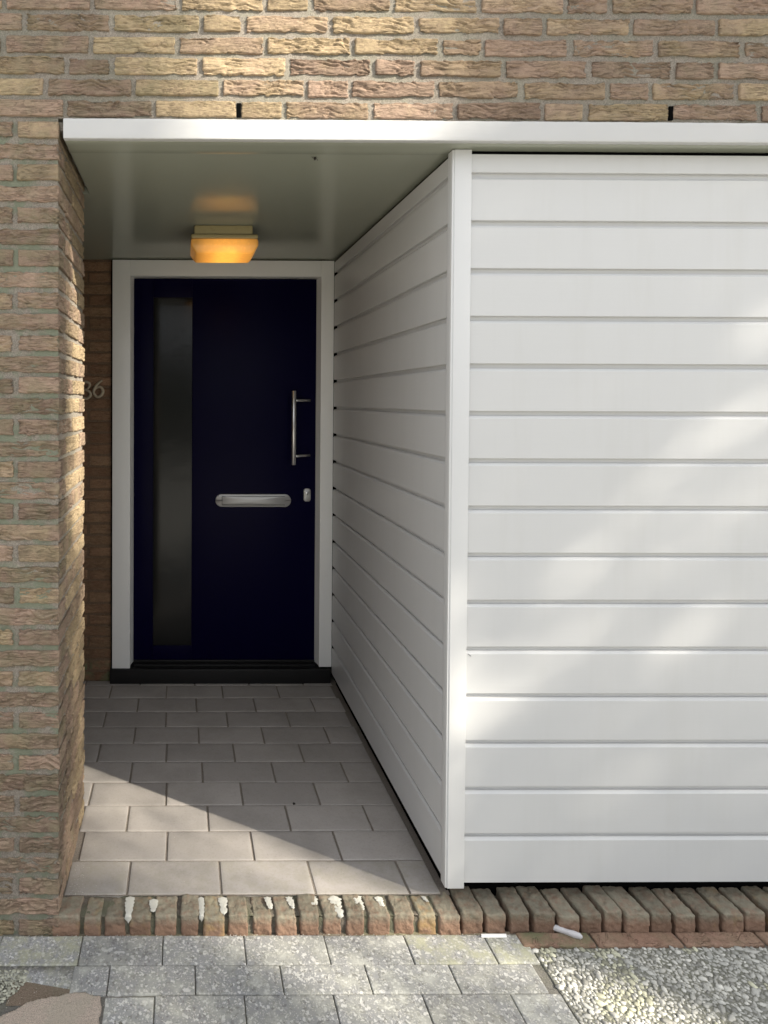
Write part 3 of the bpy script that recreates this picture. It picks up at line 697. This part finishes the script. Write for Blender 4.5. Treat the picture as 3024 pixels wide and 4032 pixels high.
# pebble slabs
def pebbles(mb, region, n, zbase, rmin, rmax, cols, seed, inside=None):
    R = np.random.default_rng(seed); x0, x1, y0, y1 = region
    th = np.linspace(0, math.pi/2*1.25, 5); fi = np.linspace(0, 2*math.pi, 9)[:-1]
    unit = [(0, 0, 1)]+[(math.sin(t)*math.cos(f), math.sin(t)*math.sin(f), math.cos(t)) for t in th[1:] for f in fi]
    unit = np.array(unit); q = []; tr = []
    for f in range(8):
        tr.append((0, 1+f, 1+(f+1) % 8))
        for L in range(3): q.append((1+L*8+f, 1+(L+1)*8+f, 1+(L+1)*8+(f+1) % 8, 1+L*8+(f+1) % 8))
    # loose Poisson packing on a grid
    cell = rmax*1.35; grid = {}; pts = []
    for _ in range(n):
        x = R.uniform(x0, x1); y = R.uniform(y0, y1)
        if inside is not None and not inside(x, y): continue
        rad = rmin+(rmax-rmin)*R.random()**1.6; gx, gy = int(x/cell), int(y/cell); ok = True
        for i in (-1, 0, 1):
            for j in (-1, 0, 1):
                for (px, py, pr) in grid.get((gx+i, gy+j), ()):
                    if (px-x)**2+(py-y)**2 < ((pr+rad)*.80)**2: ok = False; break
                if not ok: break
            if not ok: break
        if not ok: continue
        grid.setdefault((gx, gy), []).append((x, y, rad)); pts.append((x, y, rad))
    pn = np.array([[x*7, y*7, 3.] for x, y, _ in pts]); zone = gn(pn)
    for (x, y, rad), zn in zip(pts, zone):
        a = R.random()*math.pi; el = R.uniform(.95, 1.45); h = rad*R.uniform(.35, .65)
        u = unit*(1+.16*R.normal(size=(len(unit), 1)))
        lx, ly = u[:, 0]*rad*el, u[:, 1]*rad/el*1.05
        P = np.stack([x+lx*math.cos(a)-ly*math.sin(a), y+lx*math.sin(a)+ly*math.cos(a), zbase+u[:, 2]*h+(x-x0)*0+R.normal()*.0006], 1)
        if zn > .12 and R.random() < .6: col = np.array(cols[1])
        else: col = np.array(cols[0])
        col = col*(R.choice([.5, .78, 1., 1.18, 1.4], p=[.12, .2, .32, .24, .12]))*R.uniform(.9, 1.1)
        mb.add(P, q, np.clip(col, 0, .85), tr)
pe = MB()
pebbles(pe, (1.017, 1.95, -.52, -.056), 60000, ZG-.002, .0042, .0105, [(.44, .435, .405), (.47, .465, .35)], 5)
struct(pe.build("pebble_paving", pebble_m))
pbse = MB(); pbse.rbox((1.012, -1.2, -.09), (2.4, -.054, ZG-.0015), .002, res=(.02, .02, .05), c=(.5, .5, .6)); struct(pbse.build("pebble_slab", matrix_m))
lump = MB()
ins = lambda x, y: x < -.425-(-.15-y)*.12 and (x+.62)**2/.21**2+(y+.1)**2/.16**2 < 1 and y < -.12
pebbles(lump, (-.66, -.41, -.27, -.12), 16000, ZG-.001, .003, .0065, [(.36, .36, .29), (.48, .48, .36)], 9, ins)
struct(lump.build("pebble_concrete", pebble_m))
lb2 = MB(); R = np.random.default_rng(5)
th_ = np.linspace(0, 2*math.pi, 40, endpoint=False)
ring = np.array([(min(-.62+.205*math.cos(t), -.43), -.1+.155*math.sin(t)) for t in th_])
V = [(x, y, ZG-.003) for x, y in ring]+[(x, y, ZG-.05) for x, y in ring]+[(-.6, -.1, ZG-.003)]
lb2.add(V, [(k, (k+1) % 40, (k+1) % 40+40, k+40) for k in range(40)], (.5, .5, .6), [(80, k, (k+1) % 40) for k in range(40)])
struct(lb2.build("pebble_concrete_base", matrix_m))
gs = MB(); gs.sheet((-1.5, -1.3, ZG-.0046), (4.2, 0, 0), (0, 1.295, 0), 600, 260, lambda p: .0012*gn(p*20)+.0014*gn(p*80), c=(.5, .5, .6)); struct(gs.build("sand_bed", m_mortar('sand', (.21, .20, .18), (.17, .175, .12), .6)))
# sandy joint filling in front of the step
jt = MB()
jt.sheet((-.55, -.02, ZG-.004), (1.6, 0, 0), (0, .03, 0), 400, 10, lambda p: .004*gn(p*50)+.002*gn(p*200)-.0015, c=(.5, .5, 1.)); struct(jt.build("joint_dirt", sand_m))
gg = MB(); gg.sheet((-150, -150, -.083), (300, 0, 0), (0, 300, 0), 20, 20); struct(gg.build("ground", ground_m))
fp = MB(); fp.sheet((-4, -7, -.070), (8, 0, 0), (0, 6.2, 0), 10, 10, c=(.5, .5, .3)); struct(fp.build("garden_path", ground_m))
gr = MB(); R = np.random.default_rng(11); th4 = np.array([(0, 0, 1), (1, 0, 0), (0, 1, 0), (-1, 0, 0), (0, -1, 0)], float)
for k in range(1500):
    if k >= 900: x, y, z = R.uniform(-.5, .9), R.uniform(-.28, -.01), ZG+.001
    elif k < 500: x, y, z = R.uniform(-.5, 1.0), -.004-abs(R.normal())*.012, ZG
    elif k < 700: x, y, z = XP+.012+abs(R.normal())*.03, .08+abs(R.normal())*.10, .0005
    else: x, y, z = R.uniform(-.3, .8), R.uniform(.09, 1.3), .0005
    s_ = R.uniform(.0006, .0017) if k < 500 else R.uniform(.0005, .0013)
    cc = R.choice([.25, .45, .7]); gr.add(th4*s_*R.uniform(.7, 1.3, (5, 1))+[x, y, z], None, (cc, cc*.95, cc*.85), [(0, 1, 2), (0, 2, 3), (0, 3, 4), (0, 4, 1)])
struct(gr.build("grit", pebble_m), 'stuff')

# ------------------------------------------------------------------ small things
st = MB(); P0 = np.array([1.098, .0105, ZG+.010]); P1 = np.array([1.172, -.030, ZG+.012]); ts = np.linspace(0, 1, 14)
rr = np.interp(ts, [0, .06, .25, .5, .75, .94, 1], [.004, .0085, .0095, .0075, .0100, .0085, .003])
pts = np.array([P0+(P1-P0)*t for t in ts])+np.stack([.0008*np.sin(ts*9), 0*ts, .001*np.sin(ts*6)], 1)
st.tube(pts, rr, 14, flat=.8)
st.v[-1] = st.v[-1] + (.0010*gn(st.v[-1]*160))[:, None]*np.array([1, 1, 1.])
tag(st.build("pale_stone", stone_m), "long pale grey bone-shaped stone lying against the brick step above the pebbles", "stone")
ch = MB(); ch.rbox((.882, -.0205, ZG+.002), (.957, -.0085, ZG+.0045), .0008, xf=lambda p: p+np.stack([(p[:, 1]+.0145)*.35, 0*p[:, 0], 0*p[:, 0]], 1))
tag(ch.build("plastic_strip", chip_m), "small flat white strip lying on the pavers against the brick step", "strip")
wb = MB(); wb.tube([(.401, .1225, ZC-.001), (.404, .124, ZC-.003), (.407, .1255, ZC-.001)], [.003, .0055, .003], 8)
wb.tube([(.406, .125, ZC-.002), (.413, .131, ZC-.004), (.416, .141, ZC-.002), (.417, .150, ZC+.001)], .0008, 6)
wb.tube([(.402, .124, ZC-.002), (.396, .120, ZC-.003), (.392, .117, ZC)], .0006, 6)
tag(wb.build("spider", web_m), "tiny dark spider with a thread under the front of the porch ceiling", "spider")
bk = MB(); bk.tube([(.417, .5235, .0015), (.421, .5245, .003), (.426, .525, .0015)], [.003, .0045, .002], 8)
tag(bk.build("leaf_crumb", web_m), "dark crumb of leaf litter on the porch tiles", "leaf litter")

# ------------------------------------------------------------------ unseen trees added to shade the house front, crowns shaped around the sun patches
tv = np.array([-SH[1], SH[0], 0]); upv = np.cross(SUN_DIR, tv); 
if upv[2] < 0: upv = -upv
def transm(u, w):                                # foliage openness per sun ray, shaped to place the sun patches
    lo = sstep(.50, .40, u); mid = sstep(.38, .24, u); hi = sstep(.58, .25, u)
    T = sstep(-.14, .12, u)*np.where(w < 1.1, lo+(mid-lo)*sstep(.42, .6, w), mid+(hi-mid)*sstep(1.5, 1.75, w))
    T = T*(1-.84*sstep(1.30, 1.0, w)*sstep(.24, .46, w)*sstep(.38, .27, u))
    T = T*(1-.42*sstep(.55, .35, w)*sstep(.42, .25, u))*(1-.12*sstep(.55, .35, w))
    side = .015*sstep(.4, .7, u)*sstep(1.3, .8, w)
    T = np.maximum(T, side)
    for (bu, bw, r_, a) in ((.50, .13, .10, .95), (.70, .30, .12, .18), (.88, .43, .13, .22), (.80, .05, .1, .2)):
        T = np.maximum(T, a*np.exp(-((u-bu)**2+(w-bw)**2)/r_**2))
    T = np.maximum(T, .20*sstep(.02, -.12, w)*sstep(.45, .3, u)*sstep(-.7, -.4, u))
    return np.clip(T, .006, .985)
def tree(name, label, usel, seed, trunk_uv):
    R = np.random.default_rng(seed)
    N = 160000; u = R.uniform(usel[0], usel[1], N); w = R.uniform(-1.9, 3.6, N); d = R.normal(size=N)*.8+14
    tau = -np.log(transm(u, w)); out = 0*u
    dens = tau*np.exp(-out*1.4)*sstep(3.6, 2.9, w)*sstep(-1.9, -1.5, w)
    area = (usel[1]-usel[0])*5.5
    leafA = .00135
    keep = R.random(N) < np.clip(dens*area/leafA/N, 0, 1)
    u, w, d = u[keep], w[keep], d[keep]; n = len(u)
    P = u[:, None]*tv+w[:, None]*upv+d[:, None]*SUN_DIR
    a = R.normal(size=(n, 3)); a /= np.linalg.norm(a, axis=1)[:, None]
    b = np.cross(a, R.normal(size=(n, 3))); b /= np.linalg.norm(b, axis=1)[:, None]
    s1 = R.uniform(.035, .05, n)[:, None]; s2 = s1*.75
    V = np.stack([P-a*s1, P-b*s2, P+a*s1, P+b*s2], 1).reshape(-1, 3)
    t = thing(name, label, "tree", tuple(trunk_uv) + (0,))
    mb = MB(); mb.add(V, np.arange(n*4).reshape(n, 4), np.repeat(R.random((n, 3)), 4, 0)); mb.build("crown", leaf_m, t)
    tb = MB(); bx_, by_ = trunk_uv; 
    tb.tube([(bx_, by_, -.1), (bx_+.03, by_, 1.5), (bx_-.02, by_+.03, 5.2), (bx_, by_, 9.5)], [.11, .085, .06, .02], 10)
    for k in range(14):
        i = R.integers(n); z0 = R.uniform(4.5, 8)
        if abs(u[i]-.22) < .4: continue
        tb.tube([(bx_, by_, z0), tuple((np.array([bx_, by_, z0])+P[i])/2+[0, 0, .15]), tuple(P[i])], [.03, .02, .008], 6)
    tb.build("trunk", bark_m, t)
c1 = (-.95)*tv+SUN_DIR*14; c2 = 1.45*tv+SUN_DIR*14
tree("shade_tree", "unseen leafy tree added to shade the brick pier side", (-1.35, .25), 21, (float(c1[0]), float(c1[1])))
tree("shade_tree", "unseen leafy tree added to shade the white boards", (.25, 1.75), 22, (float(c2[0]), float(c2[1])))
hg = thing("garden_hedge", "tall dark green hedge across the garden, mirrored in the door glass", "hedge", (0, -13.8, 0))
R = np.random.default_rng(33); n = 26000
x = R.uniform(-14, 12, n); topz = 3.2+.45*gn(np.stack([x*.9, 0*x, 0*x+2], 1)); z = topz*R.random(n)**.8; y = -13+.12*R.normal(size=n)+.35*gn(np.stack([x*.8, z*.8, 0*x], 1))
P = np.stack([x, y, z], 1); a = R.normal(size=(n, 3)); a /= np.linalg.norm(a, axis=1)[:, None]; b = np.cross(a, R.normal(size=(n, 3))); b /= np.linalg.norm(b, axis=1)[:, None]
V = np.stack([P-a*.09, P-b*.06, P+a*.09, P+b*.06], 1).reshape(-1, 3)
hb_ = MB(); hb_.add(V, np.arange(n*4).reshape(n, 4), np.repeat(R.random((n, 3)), 4, 0)); hb_.rbox((-14, -14.3, -.1), (12, -13.4, 2.8), .2, res=.5, disp=lambda p: .15*gn(p*1.2), c=(.1, .1, .1))
hb_.build("foliage", hedge_m, hg)
